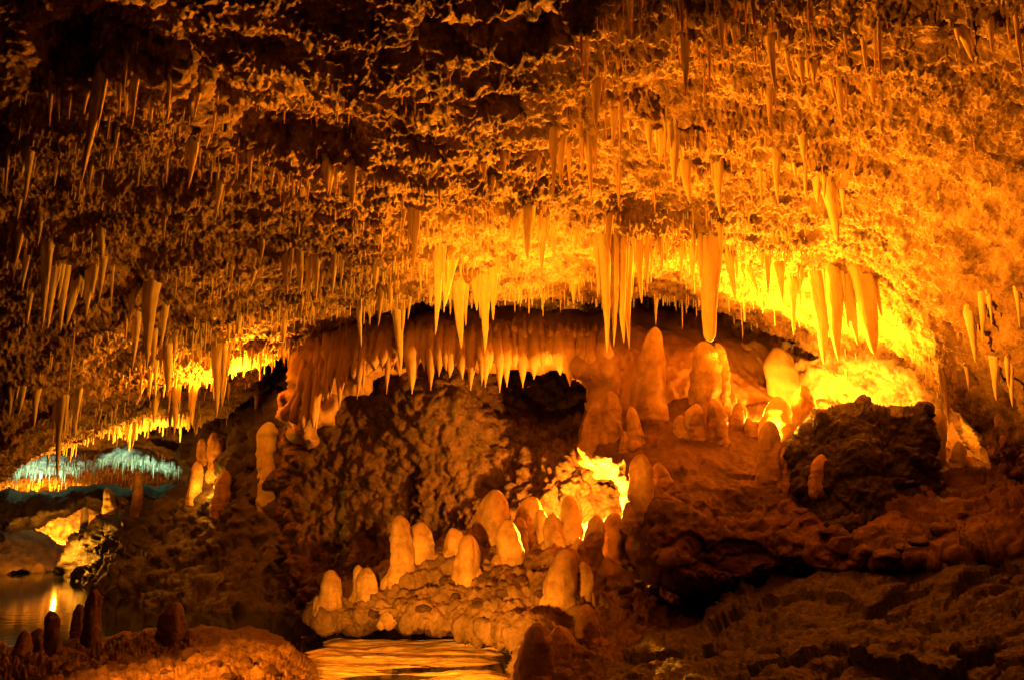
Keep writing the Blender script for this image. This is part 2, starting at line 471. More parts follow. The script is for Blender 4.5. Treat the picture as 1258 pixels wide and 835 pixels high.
R('fore', 'rock_bank', [(-60, 800), (60, 796), (110, 792), (160, 782), (240, 778), (325, 780), (350, 794), (378, 815), (390, 845), (390, 900), (-60, 900)],
  [(-40, 805, 9.6), (100, 800, 9.6), (250, 786, 9.7), (330, 785, 9.5), (390, 820, 8.4), (250, 835, 7.2), (100, 835, 7.2), (200, 900, 5.6), (400, 900, 6.0)],
  d_gravel, M_GRAVEL, step=1.3, round_w=18, round_d=.3, back=.6, label='low brown gravelly bank in front of the dark pool', cat='rock bank')

R('boulder', 'boulder', [(968, 560), (984, 525), (1002, 507), (1040, 503), (1060, 492), (1082, 503), (1138, 501), (1150, 540), (1160, 590), (1180, 625), (1190, 660), (1080, 690), (1020, 660), (985, 620)],
  [(980, 560, 9.9), (1010, 510, 9.9), (1060, 498, 9.8), (1140, 505, 10.0), (1070, 560, 9.4), (1150, 590, 9.7), (1070, 640, 9.0), (1000, 620, 9.4), (1170, 650, 9.2)],
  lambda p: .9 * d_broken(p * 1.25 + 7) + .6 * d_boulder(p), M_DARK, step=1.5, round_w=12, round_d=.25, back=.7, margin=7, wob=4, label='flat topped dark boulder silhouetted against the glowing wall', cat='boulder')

# far left passage
R('farceil', 'cave_ceiling', [(-80, 530), (260, 530), (262, 585), (200, 600), (150, 594), (110, 592), (60, 598), (-80, 608)],
  [(-60, 545, 22), (100, 545, 22), (250, 545, 22), (250, 580, 25), (150, 575, 26), (60, 585, 25), (-60, 596, 24)],
  lambda p: d_ceiling(p) * .8, M_CEIL, step=1.6, kind='structure', label='far low ceiling lit blue green with fine straws', cat='ceiling')
R('farband', 'rock_overhang', [(-80, 614), (20, 612), (80, 609), (120, 604), (160, 606), (205, 604), (232, 606), (226, 618), (190, 618), (150, 614), (110, 614), (80, 628), (40, 638), (-80, 655)],
  [(-60, 620, 21.0), (60, 612, 21.6), (120, 598, 22.4), (220, 600, 23)],
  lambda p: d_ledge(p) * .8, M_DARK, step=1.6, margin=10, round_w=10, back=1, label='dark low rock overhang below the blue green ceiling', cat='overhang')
R('farwall', 'cave_wall', [(-90, 560), (300, 560), (300, 720), (-90, 720)],
  [(-60, 640, 25), (60, 620, 27), (150, 600, 29), (260, 600, 28), (60, 690, 24.5), (-60, 690, 23), (200, 690, 25)],
  lambda p: d_ledge(p) * 1.4, M_CEIL, step=1.8, kind='structure', label='far passage wall glowing orange beyond the dark pool', cat='wall')
R('farbank', 'rock_bank', [(-80, 665), (10, 650), (40, 652), (62, 668), (96, 672), (92, 690), (70, 702), (40, 704), (-80, 706)],
  [(-60, 680, 22), (20, 670, 22.6), (80, 680, 23.4), (40, 700, 21.8)],
  lambda p: d_ledge(p) * .8, M_ROCK, step=1.6, margin=8, round_w=8, back=1, label='low orange lit shore at the far side of the dark pool', cat='rock bank')

# big backing walls so the cave is closed
def sheet(name, pts, faces, m, **k):
    return link(name, mesh_np(name, np.array(pts, float), np.array(faces), m, False), **k)
sheet('cave_floor', [(-30, -6, -.45), (20, -6, -.45), (20, 36, -.45), (-30, 36, -.45)], [(0, 1, 2, 3)], M_DARK, kind='structure', label='dark cave floor beneath the water', cat='floor')
sheet('cave_wall', [(-30, 33, -1), (20, 33, -1), (20, 33, 9), (-30, 33, 9)], [(0, 1, 2, 3)], M_DARK, kind='structure', label='dark end wall of the far passage', cat='wall')
sheet('water', [(-22, 3.0, 0), (1.5, 3.0, 0), (1.5, 30, 0), (-22, 30, 0)], [(0, 1, 2, 3)], M_WATER, kind='structure', label='still dark pool mirroring the lamps', cat='water')

# wet golden shallows
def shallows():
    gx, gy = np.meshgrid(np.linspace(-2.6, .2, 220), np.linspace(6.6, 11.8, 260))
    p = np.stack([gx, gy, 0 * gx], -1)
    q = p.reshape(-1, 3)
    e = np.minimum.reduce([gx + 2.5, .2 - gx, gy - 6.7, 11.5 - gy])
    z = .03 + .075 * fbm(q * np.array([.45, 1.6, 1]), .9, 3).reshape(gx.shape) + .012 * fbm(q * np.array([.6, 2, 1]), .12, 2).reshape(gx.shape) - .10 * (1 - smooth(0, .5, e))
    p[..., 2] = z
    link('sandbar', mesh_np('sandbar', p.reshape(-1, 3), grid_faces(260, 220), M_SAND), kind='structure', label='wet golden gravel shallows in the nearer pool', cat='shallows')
shallows()

scn.view_layers[0].update()
bpy.context.view_layer.update()
DG = bpy.context.evaluated_depsgraph_get()

def cast(px, py, keys=None):
    dx, dy, dz = ray(px, py)
    d = Vector((float(dx), float(dy), float(dz))).normalized()
    best = None
    objs = [ceiling] if keys == 'ceiling' else [RL[k] for k in (keys or RL)]
    for o in objs:
        ok, loc, nor, _ = o.ray_cast(Vector((0, 0, CAMZ)), d)
        if ok and (best is None or (loc - Vector((0, 0, CAMZ))).length < (best - Vector((0, 0, CAMZ))).length):
            best = loc
    return best

# ------------------------------------------------------------------ dripstone shapes
def dripstone(length, r0, tipr, down=True, bow=(0, 0), sides=14, rings=20, power=1.0, flare=.25, knob=.08, flat=1.0, seed=0, blunt=.25, spindle=0, flute=0., ringed=0.):
    """tapered dripstone body from z=0 (root) to z=-length (down) or +length; vertices and quads"""
    r = np.random.default_rng(seed)
    t = np.concatenate([np.linspace(0, .9, rings - 5), [.93, .96, .98, .993, 1.0]])
    prof = tipr + (r0 - tipr) * (1 - t ** power)
    prof = prof * (1 + flare * np.exp(-t * 8))
    cap = np.sqrt(np.clip(1 - np.clip((t - (1 - blunt)) / blunt, 0, 1) ** 2, 0, 1))
    prof = prof * np.maximum(cap, .02)
    if spindle: prof = prof * np.clip(t / spindle, .02, 1) ** .6
    a = np.linspace(0, 2 * math.pi, sides, endpoint=False)
    T, A = np.meshgrid(t, a, indexing='ij')
    z = T * length
    base = np.stack([np.cos(A) * r0, np.sin(A) * r0, z * .45], -1).reshape(-1, 3) + r.uniform(0, 60, 3)
    nz = 1 + knob * fbm(base, max(r0 * 1.1, .015), 3).reshape(T.shape)
    nz = nz + ringed * fbm(base * np.array([.5, .5, 4.5]), max(r0 * 1.2, .03), 2).reshape(T.shape)
    k1, k2 = r.integers(3, 6), r.integers(5, 9)
    nz = nz + flute * (np.cos(k1 * A + r.uniform(0, 6) + 1.2 * T) + .6 * np.cos(k2 * A + r.uniform(0, 6))) * (1 - .6 * T)
    R_ = prof[:, None] * nz
    ph = r.uniform(-.5, .5)
    ca, sa = np.cos(A - ph), np.sin(A - ph) * flat
    x = R_ * (ca * math.cos(ph) - sa * math.sin(ph)) + bow[0] * T
    y = R_ * (ca * math.sin(ph) + sa * math.cos(ph)) + bow[1] * T
    x = x + r0 * .3 * np.sin(T * 3 + r.uniform(0, 6)) * T
    V = np.stack([x, y, (-z if down else z)], -1).reshape(-1, 3)
    idx = np.arange(len(t) * sides).reshape(len(t), sides)
    nx = np.roll(idx, -1, 1)
    f = np.stack([idx[:-1], nx[:-1], nx[1:], idx[1:]], -1).reshape(-1, 4)
    if not down: f = f[:, ::-1]
    return V, f

def join_parts(parts):
    V, F, n = [], [], 0
    for v, f in parts:
        V.append(v); F.append(f + n); n += len(v)
    return np.vstack(V), np.vstack(F)

def rib_tube(pts, radii, sides=12, seed=0):
    """a fluted rib along a line of points"""
    r = np.random.default_rng(seed)
    pts = np.asarray(pts, float); n = len(pts)
    tan = np.gradient(pts, axis=0); tan /= np.linalg.norm(tan, axis=1)[:, None] + 1e-9
    sx = np.cross(tan, [0, 1, 0.001]); sx /= np.linalg.norm(sx, axis=1)[:, None] + 1e-9
    sy = np.cross(sx, tan)
    a = np.linspace(0, 2 * math.pi, sides, endpoint=False)
    nz = 1 + .14 * pnoise(np.stack([np.cos(a)[None] * 2 + 0 * pts[:, :1], np.sin(a)[None] * 2 + 0 * pts[:, :1], pts[:, 2:3] * 9 + 0 * a[None]], -1).reshape(-1, 3) + r.uniform(0, 50)).reshape(n, sides)
    V = pts[:, None] + (sx[:, None] * np.cos(a)[None, :, None] + sy[:, None] * np.sin(a)[None, :, None]) * (np.asarray(radii)[:, None] * nz)[..., None]
    idx = np.arange(n * sides).reshape(n, sides); nx = np.roll(idx, -1, 1)
    return V.reshape(-1, 3), np.stack([idx[:-1], idx[1:], nx[1:], nx[:-1]], -1).reshape(-1, 4)

ORD = ['leftmost', 'second from left', 'third from left', 'fourth from left', 'fifth from left', 'sixth from left', 'seventh from left', 'eighth from left', 'ninth from left', 'tenth from left', 'eleventh from left', 'twelfth from left']
NUM = ['', '', 'two', 'three', 'four', 'five', 'six', 'seven', 'eight', 'nine', 'ten', 'eleven', 'twelve']

N_STALACTITE = 0
SEED = [100]
def hang(px, py, tx, ty, w, label, group, keys='ceiling', material=None, parent=None, name='stalactite', fallbackY=None, blunt=.12, power=None, tip=None):
    """hang a stalactite from the rock seen at (px, py), its tip showing at (tx, ty), w pixels wide"""
    global N_STALACTITE
    p = cast(px, py, keys)
    if p is None:
        if fallbackY is None: return None
        p = Vector(at(px, py, fallbackY))
    p = np.array(p)
    tipw = at(tx, ty, p[1])
    L = max(.03, p[2] - tipw[2])
    r0 = w / FPX * p[1] / 2 * (1.3 if py < 270 and px > 560 else 1.1)
    SEED[0] += 1
    rr = random.Random(SEED[0])
    emb = min(.34, .12 + r0 * 1.6)
    big = w >= 9
    kw = dict(sides=20 if big else 12, rings=34 if big else 18, knob=.13, flute=.07 if big else .04, ringed=.05)
    tr = tip if tip is not None else rr.uniform(.05, .14)
    parts = [dripstone(L + emb, r0, r0 * tr, True, (tipw[0] - p[0], rr.uniform(-.02, .02)), power=power or rr.uniform(.9, 1.7),
                       flare=rr.uniform(.1, .4), flat=rr.uniform(.7, 1), seed=SEED[0], blunt=blunt, spindle=min(.3, .6 * emb / (L + emb)), **kw)]
    for k in range(rr.choice([1, 2, 2, 3]) if w >= 12 else (rr.choice([0, 1]) if w >= 8 else 0)):      # lesser spikes grown together with it
        q = rr.uniform(.3, .7); sd = rr.choice([-1, 1]); r1 = r0 * rr.uniform(.32, .6)
        v, f = dripstone(L * q + emb * .8, r1, r1 * .1, True, ((tipw[0] - p[0]) * q, 0), power=rr.uniform(.9, 1.6), flare=.4, flat=1, seed=SEED[0] * 7 + k, blunt=.1, spindle=.2, **kw)
        parts.append((v + np.array([sd * r0 * rr.uniform(.55, 1.0), rr.uniform(-.5, .4) * r0, -emb * .2]), f))
    me = mesh_np(name, *join_parts(parts), material or M_PALE)
    loc = (p[0], p[1] + r0 * .25, p[2] + emb)
    N_STALACTITE += 1
    return link(name, me, label=label, cat='stalactite', group=group, loc=loc)

def cluster(where, adj, items, group, **k):
    """label each of a short run of stalactites by its order in the run"""
    items = sorted(items, key=lambda i: i[0])
    n = len(items)
    for i, it in enumerate(items):
        if n == 1: lab = f'{adj} stalactite {where}'
        elif n == 2: lab = f'{["left", "right"][i]} one of two {adj} stalactites {where}'
        else:
            o = ORD[i] if i < n - 1 else 'rightmost'
            lab = f'{o} of {NUM[n]} {adj} stalactites {where}'
        hang(*it, lab, group, **k)

G = 'stalactites hanging from the cave ceiling'
hang(125, 96, 102, 226, 15, 'long leaning stalactite, largest on the dark ceiling ledge at upper left', G)
cluster('left of the long leaning one', 'short dim', [(62, 105, 60, 156, 10), (70, 113, 72, 150, 5), (109, 108, 103, 142, 8), (85, 115, 84, 146, 5)], G)
cluster('right of the long leaning one', 'dim pointed', [(155, 74, 153, 112, 7), (167, 98, 161, 157, 10), (153, 112, 153, 148, 6), (206, 94, 206, 152, 8), (142, 102, 145, 143, 9), (134, 140, 131, 172, 5), (183, 126, 184, 152, 10)], G)
cluster('ending the dark upper left ledge', 'rust coloured', [(246, 116, 239, 149, 8), (237, 170, 232, 231, 16), (246, 185, 246, 205, 4)], G)
cluster('at the left frame edge', 'dull brown', [(36, 186, 28, 250, 14), (68, 196, 67, 230, 7), (22, 246, 23, 272, 9), (8, 190, 6, 240, 7)], G)
cluster('below the long leaning one', 'tiny dim', [(112, 206, 110, 238, 5), (125, 213, 125, 232, 6), (176, 190, 175, 203, 4)], G)
cluster('under the pale rim at upper left', 'slim orange', [(307, 186, 305, 234, 8), (322, 200, 321, 235, 4), (292, 196, 291, 222, 6), (343, 216, 343, 250, 6), (360, 220, 359, 245, 5), (379, 222, 378, 250, 6), (270, 224, 266, 275, 11)], G)
cluster('ending the pale upper left rim', 'stout amber', [(400, 190, 403, 240, 15), (412, 205, 413, 238, 10), (429, 205, 431, 257, 15)], G)
cluster('in the far left ceiling cluster', 'long brown', [(57, 300, 49, 404, 14), (68, 330, 57, 404, 14), (80, 330, 74, 407, 13), (92, 345, 83, 400, 16), (112, 330, 107, 390, 13), (126, 315, 122, 371, 10), (137, 330, 136, 383, 5)], G)
cluster('above the long brown cluster', 'small dark', [(49, 262, 47, 303, 9), (31, 315, 29, 358, 9), (24, 295, 18, 335, 9), (122, 278, 123, 318, 13), (101, 290, 100, 312, 7)], G)
hang(200, 262, 199, 295, 9, 'lone little brown stalactite above the broad drooping pair at left', G)
hang(187, 348, 176, 452, 22, 'broadest stalactite of the left ceiling, long and rust coloured', G)
cluster('around the broadest rust coloured one', 'thin rust', [(202, 374, 197, 428, 11), (189, 405, 185, 464, 11), (165, 358, 158, 395, 11), (168, 385, 163, 455, 10)], G)
hang(204, 420, 202, 487, 15, 'twin ribbed orange stalactite just below the broad rust coloured one', G)
hang(181, 468, 169, 497, 6, 'small crooked stalactite leaning left above the glowing straws', G)
cluster('above the dark holes at left', 'golden', [(267, 424, 262, 513, 17), (277, 432, 270, 500, 13), (283, 470, 279, 492, 6), (246, 425, 247, 440, 5)], G)
cluster('in a row over the tan drapery', 'plump amber', [(350, 310, 350, 363, 17), (365, 312, 367, 362, 12), (378, 318, 377, 368, 10), (388, 318, 387, 373, 11), (410, 314, 409, 366, 11), (419, 318, 419, 355, 9)], G)
hang(320, 294, 321, 320, 10, 'short blunt stalactite left above the plump amber row', G)
hang(347, 395, 347, 426, 11, 'small stalactite blazing almost white beside the dark holes', G)
cluster('over the far blue green ceiling', 'dark hanging', [(75, 490, 70, 590, 15), (95, 482, 89, 540, 13), (45, 482, 40, 525, 11), (28, 474, 23, 510, 10), (12, 474, 8, 515, 11), (214, 474, 213, 535, 12), (238, 470, 236, 522, 11)], G)
cluster('beneath the dark holes at left', 'thin bright', [(310, 433, 309, 457, 5), (298, 440, 298, 452, 4), (331, 435, 331, 450, 4)], G)
hang(510, 260, 509, 336, 13, 'slender stalactite high over the left pair of the central ceiling edge', G)
hang(537, 305, 537, 412, 18, 'long straight member of the V shaped stalactite pair at the central edge', G)
hang(557, 318, 543, 377, 19, 'leaning short member of the V shaped stalactite pair at the central edge', G)
cluster('right of the V shaped pair', 'ribbed amber', [(564, 345, 564, 427, 17), (583, 343, 584, 382, 11), (595, 343, 594, 434, 16), (608, 328, 607, 394, 13)], G)
cluster('above the toothed flowstone mound', 'short glowing', [(650, 255, 650, 321, 13), (669, 270, 667, 338, 13), (682, 276, 681, 323, 10), (634, 268, 634, 297, 10), (636, 316, 637, 346, 17), (708, 285, 707, 312, 7)], G)
cluster('in the great golden cluster', 'massive', [(739, 292, 747, 433, 20), (752, 290, 756, 426, 17), (763, 295, 764, 421, 18), (773, 302, 772, 429, 15), (735, 305, 736, 366, 9)], G)
hang(750, 262, 750, 310, 10, 'stubby stalactite directly above the great golden cluster', G)
cluster('right beside the great golden cluster', 'golden tapering', [(788, 300, 787, 373, 15), (780, 304, 779, 346, 8), (797, 294, 796, 350, 8)], G)
cluster('left of the thick column', 'small yellow', [(812, 295, 813, 336, 11), (820, 294, 820, 326, 7), (836, 305, 837, 340, 10), (853, 304, 853, 348, 14)], G)
cluster('left of the V shaped pair', 'small pointed', [(440, 378, 442, 426, 9), (453, 376, 455, 400, 6), (468, 358, 466, 402, 9), (478, 352, 479, 382, 9), (488, 380, 490, 461, 15), (424, 345, 424, 372, 7)], G)
hang(496, 258, 496, 281, 7, 'tiny stalactite left of the slender one over the central edge', G)
cluster('before the small roof hollow', 'long drip', [(714, 40, 715, 95, 4), (721, 52, 722, 101, 7), (706, 45, 706, 75, 3)], G, power=2.5)
cluster('right of the dark roof hollow', 'yellow', [(776, -8, 776, 43, 10), (787, -8, 786, 39, 9), (766, -8, 767, 30, 4), (835, -6, 838, 46, 11), (842, 20, 845, 50, 6)], G)
hang(735, 100, 734, 158, 14, 'flat bladed stalactite hanging from the dark roof hollow at upper centre', G)
cluster('right below the dark roof hollow', 'hooked', [(754, 135, 753, 185, 10), (763, 118, 762, 205, 7), (745, 140, 744, 172, 5), (773, 150, 773, 172, 7)], G)
cluster('left of the lone long pointed one', 'fused orange', [(680, 160, 681, 248, 11), (691, 172, 690, 232, 13), (699, 178, 700, 233, 8)], G)
hang(723, 165, 724, 251, 14, 'long pointed stalactite alone at the middle of the lit ceiling', G)
cluster('on the mid right ceiling', 'fang shaped', [(799, 158, 798, 195, 10), (813, 158, 811, 203, 13), (829, 154, 827, 231, 16)], G)
cluster('left of the fused orange trio', 'stubby', [(619, 186, 616, 215, 14), (594, 202, 593, 222, 10), (608, 218, 606, 241, 9), (662, 195, 661, 222, 7)], G)
hang(761, 205, 762, 256, 10, 'slim stalactite between the long pointed one and the fang shaped trio', G)
cluster('high right of the roof hollow', 'icicle thin', [(843, 48, 845, 121, 12), (871, 54, 874, 123, 7), (866, 70, 866, 139, 4), (887, 22, 888, 65, 10)], G)
cluster('cut off by the top frame edge', 'short bright', [(882, -6, 881, 18, 7), (904, -6, 905, 22, 8), (918, -6, 917, 41, 7), (925, -6, 926, 41, 8), (995, -6, 996, 43, 5)], G)
cluster('under the upper right dark pocket', 'hanging tooth like', [(948, 45, 952, 114, 11), (966, 62, 971, 98, 10), (980, 72, 989, 103, 13), (1001, 76, 1003, 106, 14)], G)
hang(1029, 100, 1034, 148, 13, 'single dagger shaped stalactite on the upper right ceiling', G)
cluster('right of the upper right pocket', 'needle thin', [(1039, 44, 1039, 69, 5), (1063, 52, 1065, 88, 6), (1077, 40, 1078, 100, 4), (1082, 26, 1084, 99, 5)], G, power=2.5)
hang(945, 108, 947, 156, 13, 'bent stalactite with bright tip below the upper right pocket', G)
hang(985, 164, 990, 198, 16, 'squat bright stalactite below the bent one at upper right', G)
hang(1074, 98, 1076, 128, 15, 'blunt stalactite at the head of a thin rock rib at upper right', G)
hang(1180, 36, 1192, 76, 18, 'lumpy stalactite near the top right corner slope', G)
cluster('at the top right corner', 'shadowed thin', [(1218, 24, 1219, 66, 11), (1252, 34, 1256, 101, 9), (1240, 30, 1240, 60, 5)], G)
cluster('below the fang shaped trio', 'glowing spike', [(843, 198, 848, 251, 14), (850, 156, 850, 181, 8), (884, 198, 886, 266, 15), (936, 210, 936, 255, 6), (956, 194, 956, 251, 11), (990, 205, 992, 246, 6)], G)
hang(1017, 222, 1026, 297, 28, 'wide shield shaped stalactite on the right ceiling slope', G, power=1.0)
hang(877, 292, 876, 419, 28, 'thick column like stalactite almost touching the blunt stalagmite below', G, power=1.6, tip=.42, blunt=.06)
hang(895, 308, 902, 370, 13, 'tapered stalactite just right of the thick column like one', G)
hang(912, 326, 930, 361, 15, 'short stalactite slanting right beside the thick column like one', G)
cluster('right of the thick column', 'soft glowing', [(960, 320, 963, 372, 15), (975, 342, 978, 412, 15), (943, 314, 945, 362, 9), (985, 330, 986, 352, 8)], G)
hang(1006, 340, 1011, 447, 21, 'left of the two long blazing stalactites above the lamp glow', G, power=2.0)
hang(1024, 336, 1034, 444, 23, 'right of the two long blazing stalactites above the lamp glow', G, power=2.2)
hang(1041, 338, 1052, 424, 17, 'shorter stalactite wedged between the blazing pair and the paddle', G, power=2.2)
hang(1056, 334, 1080, 434, 26, 'broad paddle shaped stalactite leaning right above the dark boulder', G, power=2.4, tip=.25, blunt=.1)
cluster('on the wall right of the boulder', 'little hanging', [(1208, 374, 1210, 419, 11), (1193, 394, 1197, 446, 14), (1217, 368, 1218, 400, 8), (1250, 358, 1254, 402, 11)], G)
cluster('low on the right wall', 'finger like', [(1160, 462, 1168, 520, 9), (1225, 444, 1227, 492, 13), (1243, 455, 1245, 500, 10), (1188, 455, 1190, 480, 8)], G)
hang(808, 366, 806, 400, 8, 'thin reddish stalactite directly above the tallest stalagmite', G)

# ribs and fringe of the flowstone mound and the drapery: parts of those things
MO, DRP = RL['mound'], RL['column']
def drape(px, y0, lip, tx, ty, w, key, parent, name, material, sink=.35):
    """a rib that runs down the face of the flowstone and hangs free below its lip"""
    pts = []
    for py in np.arange(y0, lip + 1, 4.0):
        h = cast(px + (tx - px) * (py - y0) / (ty - y0), py, [key])
        if h is not None: pts.append(np.array(h))
    if len(pts) < 3: return None
    pts = np.array(pts)
    pts[:, 1] = np.minimum.accumulate(pts[:, 1])
    for _ in range(3): pts[1:-1] = (pts[:-2] + pts[1:-1] + pts[2:]) / 3
    m = pts[-1, 1] / FPX
    r = w * m / 2
    end = at(tx, ty, pts[-1, 1])
    pts[:, 1] += r * sink
    n = 12
    free = np.linspace(0, 1, n + 1)[1:, None]
    allp = np.vstack([pts, pts[-1] + (end + np.array([0, r * sink, 0]) - pts[-1]) * free])
    k = len(pts)
    rad = np.r_[r * (.35 + .65 * np.linspace(0, 1, k) ** .8), r * np.maximum(.06, 1 - free[:, 0] ** 1.25)]
    rad[0] *= .2
    SEED[0] += 1
    v, f = rib_tube(allp, rad, 12, SEED[0])
    o = bpy.data.objects.new(name, mesh_np(name, v, f, material)); COL.objects.link(o); o.parent = parent
    return o
xs = 552.0
while xs < 744:                                                     # the long fringe
    long_ = random.random() < .55
    ty = 446 + (random.uniform(14, 36) if long_ else random.uniform(-4, 14)) - max(0, xs - 700) * .12
    drape(xs, random.uniform(392, 408), random.uniform(434, 442), xs + random.uniform(-3, 3), ty, random.uniform(11, 25) if long_ else random.uniform(6, 13), 'mound', MO, 'fringe_spike', M_FLOW2)
    xs += random.uniform(3.5, 13)
xs = 600.0
while xs < 746:                                                     # the ripple above it
    drape(xs, random.uniform(390, 398), random.uniform(408, 414), xs + random.uniform(-2, 2), random.uniform(421, 436), random.uniform(6, 10), 'mound', MO, 'ripple_spike', M_FLOW2, sink=.1)
    xs += random.uniform(7, 13)
for (x, y0, lip, ty, w) in [(490, 396, 432, 461, 15), (505, 392, 434, 483, 22), (515, 392, 428, 446, 15), (521, 400, 432, 455, 12), (530, 398, 432, 479, 16), (541, 394, 436, 462, 14), (498, 398, 430, 452, 12), (549, 394, 438, 455, 13)]:
    drape(x, y0, lip, x + random.uniform(-2, 3), ty, w, 'mound', MO, 'pendant', M_FLOW2)
xs = 362.0
while xs < 494:                                                     # the tan drapery left of the mound
    top = np.interp(xs, [362, 385, 400, 430, 494], [462, 428, 400, 390, 402]); low = np.interp(xs, [362, 380, 400, 440, 494], [520, 525, 482, 462, 438])
    drape(xs + random.uniform(2, 8), top + random.uniform(2, 14), low - random.uniform(2, 12), xs + random.uniform(-4, 2), low + random.choice([random.uniform(0, 12), random.uniform(10, 38)]), random.uniform(6, 18), 'column', DRP, 'fringe_spike', M_FLOW2)
    xs += random.uniform(5, 9)
for (x, ty, w) in [(404, 455, 18), (392, 470, 14), (372, 500, 14)]:
    drape(x, ty - 62, ty - 25, x - 3, ty, w, 'column', DRP, 'pendant', M_FLOW2)

# ------------------------------------------------------------------ stalagmites
def stand(px, base, top, w, label, keys, group=None, lean=0, material=None, power=2.0, blunt=.45, Y=None, tip=.45):
    p = cast(px, base, keys)
    if p is None or Y is not None:
        p = at(px, base, Y if Y is not None else 11.)
    p = np.array(p)
    tw = at(px + lean, top, p[1])
    if group == GL: w, tip = w * 1.15, min(.85, tip * 1.2)
    r0 = w / FPX * p[1] / 2
    ax = p + np.array([0, r0 * .9, 0])
    zs = []
    for k in (keys or []):
        for a in range(5):
            q = ax + (0 if a == 4 else 1) * r0 * .8 * np.array([math.cos(a * 1.571), math.sin(a * 1.571), 0])
            ok, loc, nor, _ = RL[k].ray_cast(Vector((q[0], q[1], tw[2] - .05)), Vector((0, 0, -1)))
            if ok and p[2] - .7 < loc.z < p[2] + .25: zs.append(loc.z)
    zb = min(zs + [p[2]]) - .05 - r0 * .7
    H = max(.08, tw[2] - zb)
    SEED[0] += 1
    rr = random.Random(SEED[0])
    kw = dict(sides=40, rings=64, knob=rr.uniform(.16, .28), flute=rr.uniform(.02, .06), ringed=rr.uniform(.08, .15), flat=rr.uniform(.8, 1))
    parts = [dripstone(H, r0 * 1.02, r0 * tip, False, (tw[0] - p[0], 0), power=power, flare=.3, seed=SEED[0], blunt=min(.5, 1.4 * r0 * (tip + .18) / H), spindle=min(.35, r0 * 1.1 / H), **kw)]
    for k in range(rr.choice([1, 1, 2, 2]) if w > 24 else rr.choice([0, 1, 1])):                       # a lower lobe grown onto its foot
        q = rr.uniform(.25, .5); r1 = r0 * rr.uniform(.45, .7); sd = rr.choice([-1, 1])
        v, f = dripstone(max(.1, (H - .1) * q + .1), r1, r1 * .5, False, power=2.4, flare=.3, seed=SEED[0] * 5 + k, blunt=.4, spindle=.25, **kw)
        parts.append((v + np.array([sd * r0 * rr.uniform(.6, .9), -r0 * rr.uniform(-.2, .5), 0]), f))
    me = mesh_np('stalagmite', *join_parts(parts), material or M_STALAG)
    return link('stalagmite', me, label=label, cat='stalagmite', group=group, loc=(ax[0], ax[1], zb))

GT, GL, GW = 'stalagmites on the flowstone terrace', 'stalagmites on the rock ledge', 'stalagmites around the dark pool'
T = ['terrace', 'mound']
stand(806, 520, 397, 52, 'tallest stalagmite, a tapered cone on the flowstone terrace', T, GT, -3, power=1.5, blunt=.22, tip=.3)
stand(866, 512, 416, 40, 'blunt golden stalagmite under the thick column like stalactite', T, GT, 3, power=3, tip=.75, blunt=.2)
stand(889, 506, 419, 27, 'tall stalagmite tucked behind the right side of the blunt golden one', T, GT, -4, power=2.6, tip=.5)
stand(882, 546, 488, 26, 'short rounded stalagmite in front of the blunt golden one', T, GT, 0, power=3.2, tip=.7)
stand(858, 542, 494, 32, 'squat stalagmite left of the short rounded one before the golden one', T, GT, 0, power=3, tip=.6)
stand(841, 538, 508, 26, 'low knob right of the tallest stalagmite at its foot', T, GT)
stand(754, 545, 478, 30, 'round headed stalagmite left of the tallest one at the terrace corner', T, GT, 1, power=2.4, tip=.55)
stand(781, 552, 497, 28, 'pointed stalagmite standing close before the tallest one', T, GT, 0, power=1.6, tip=.3)
stand(733, 552, 492, 40, 'broad low stalagmite at the left corner of the terrace', T, GT, -2, power=2)
stand(908, 528, 492, 28, 'low lumpy stalagmite right of the blunt golden one', T, GT)
stand(925, 536, 512, 22, 'smallest knob between the golden stalagmite and the lamp glow', T, GT)
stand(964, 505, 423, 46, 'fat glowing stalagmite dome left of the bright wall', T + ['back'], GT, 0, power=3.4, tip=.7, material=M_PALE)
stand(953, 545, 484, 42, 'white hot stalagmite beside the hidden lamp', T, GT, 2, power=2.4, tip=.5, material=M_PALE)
stand(989, 545, 471, 36, 'amber stalagmite rising behind the left end of the dark boulder', T, GT, 0, power=3, tip=.6)
stand(946, 594, 515, 29, 'dark silhouetted stalagmite left of the dark boulder', T, GT, 1, power=3.2, tip=.6)
stand(972, 604, 567, 28, 'small dark stalagmite right of the silhouetted one', T, GT, 0, power=3, tip=.6)
stand(1010, 600, 557, 23, 'small stalagmite in front of the dark boulder', [], GT, 0, power=3, tip=.6, Y=cast(1010, 598, ['boulder']).y - .01)
stand(787, 640, 556, 33, 'dark shaded stalagmite on the terrace front edge beside the blazing rock', T, GT, -1, power=3.4, tip=.65)
stand(812, 600, 567, 30, 'low swelling right behind the shaded edge stalagmite', T, GT)
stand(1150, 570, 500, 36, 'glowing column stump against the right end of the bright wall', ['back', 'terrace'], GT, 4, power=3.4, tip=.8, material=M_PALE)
stand(1180, 575, 540, 26, 'small amber stump at the foot of the right wall', ['terrace', 'back'], GT, material=M_PALE)

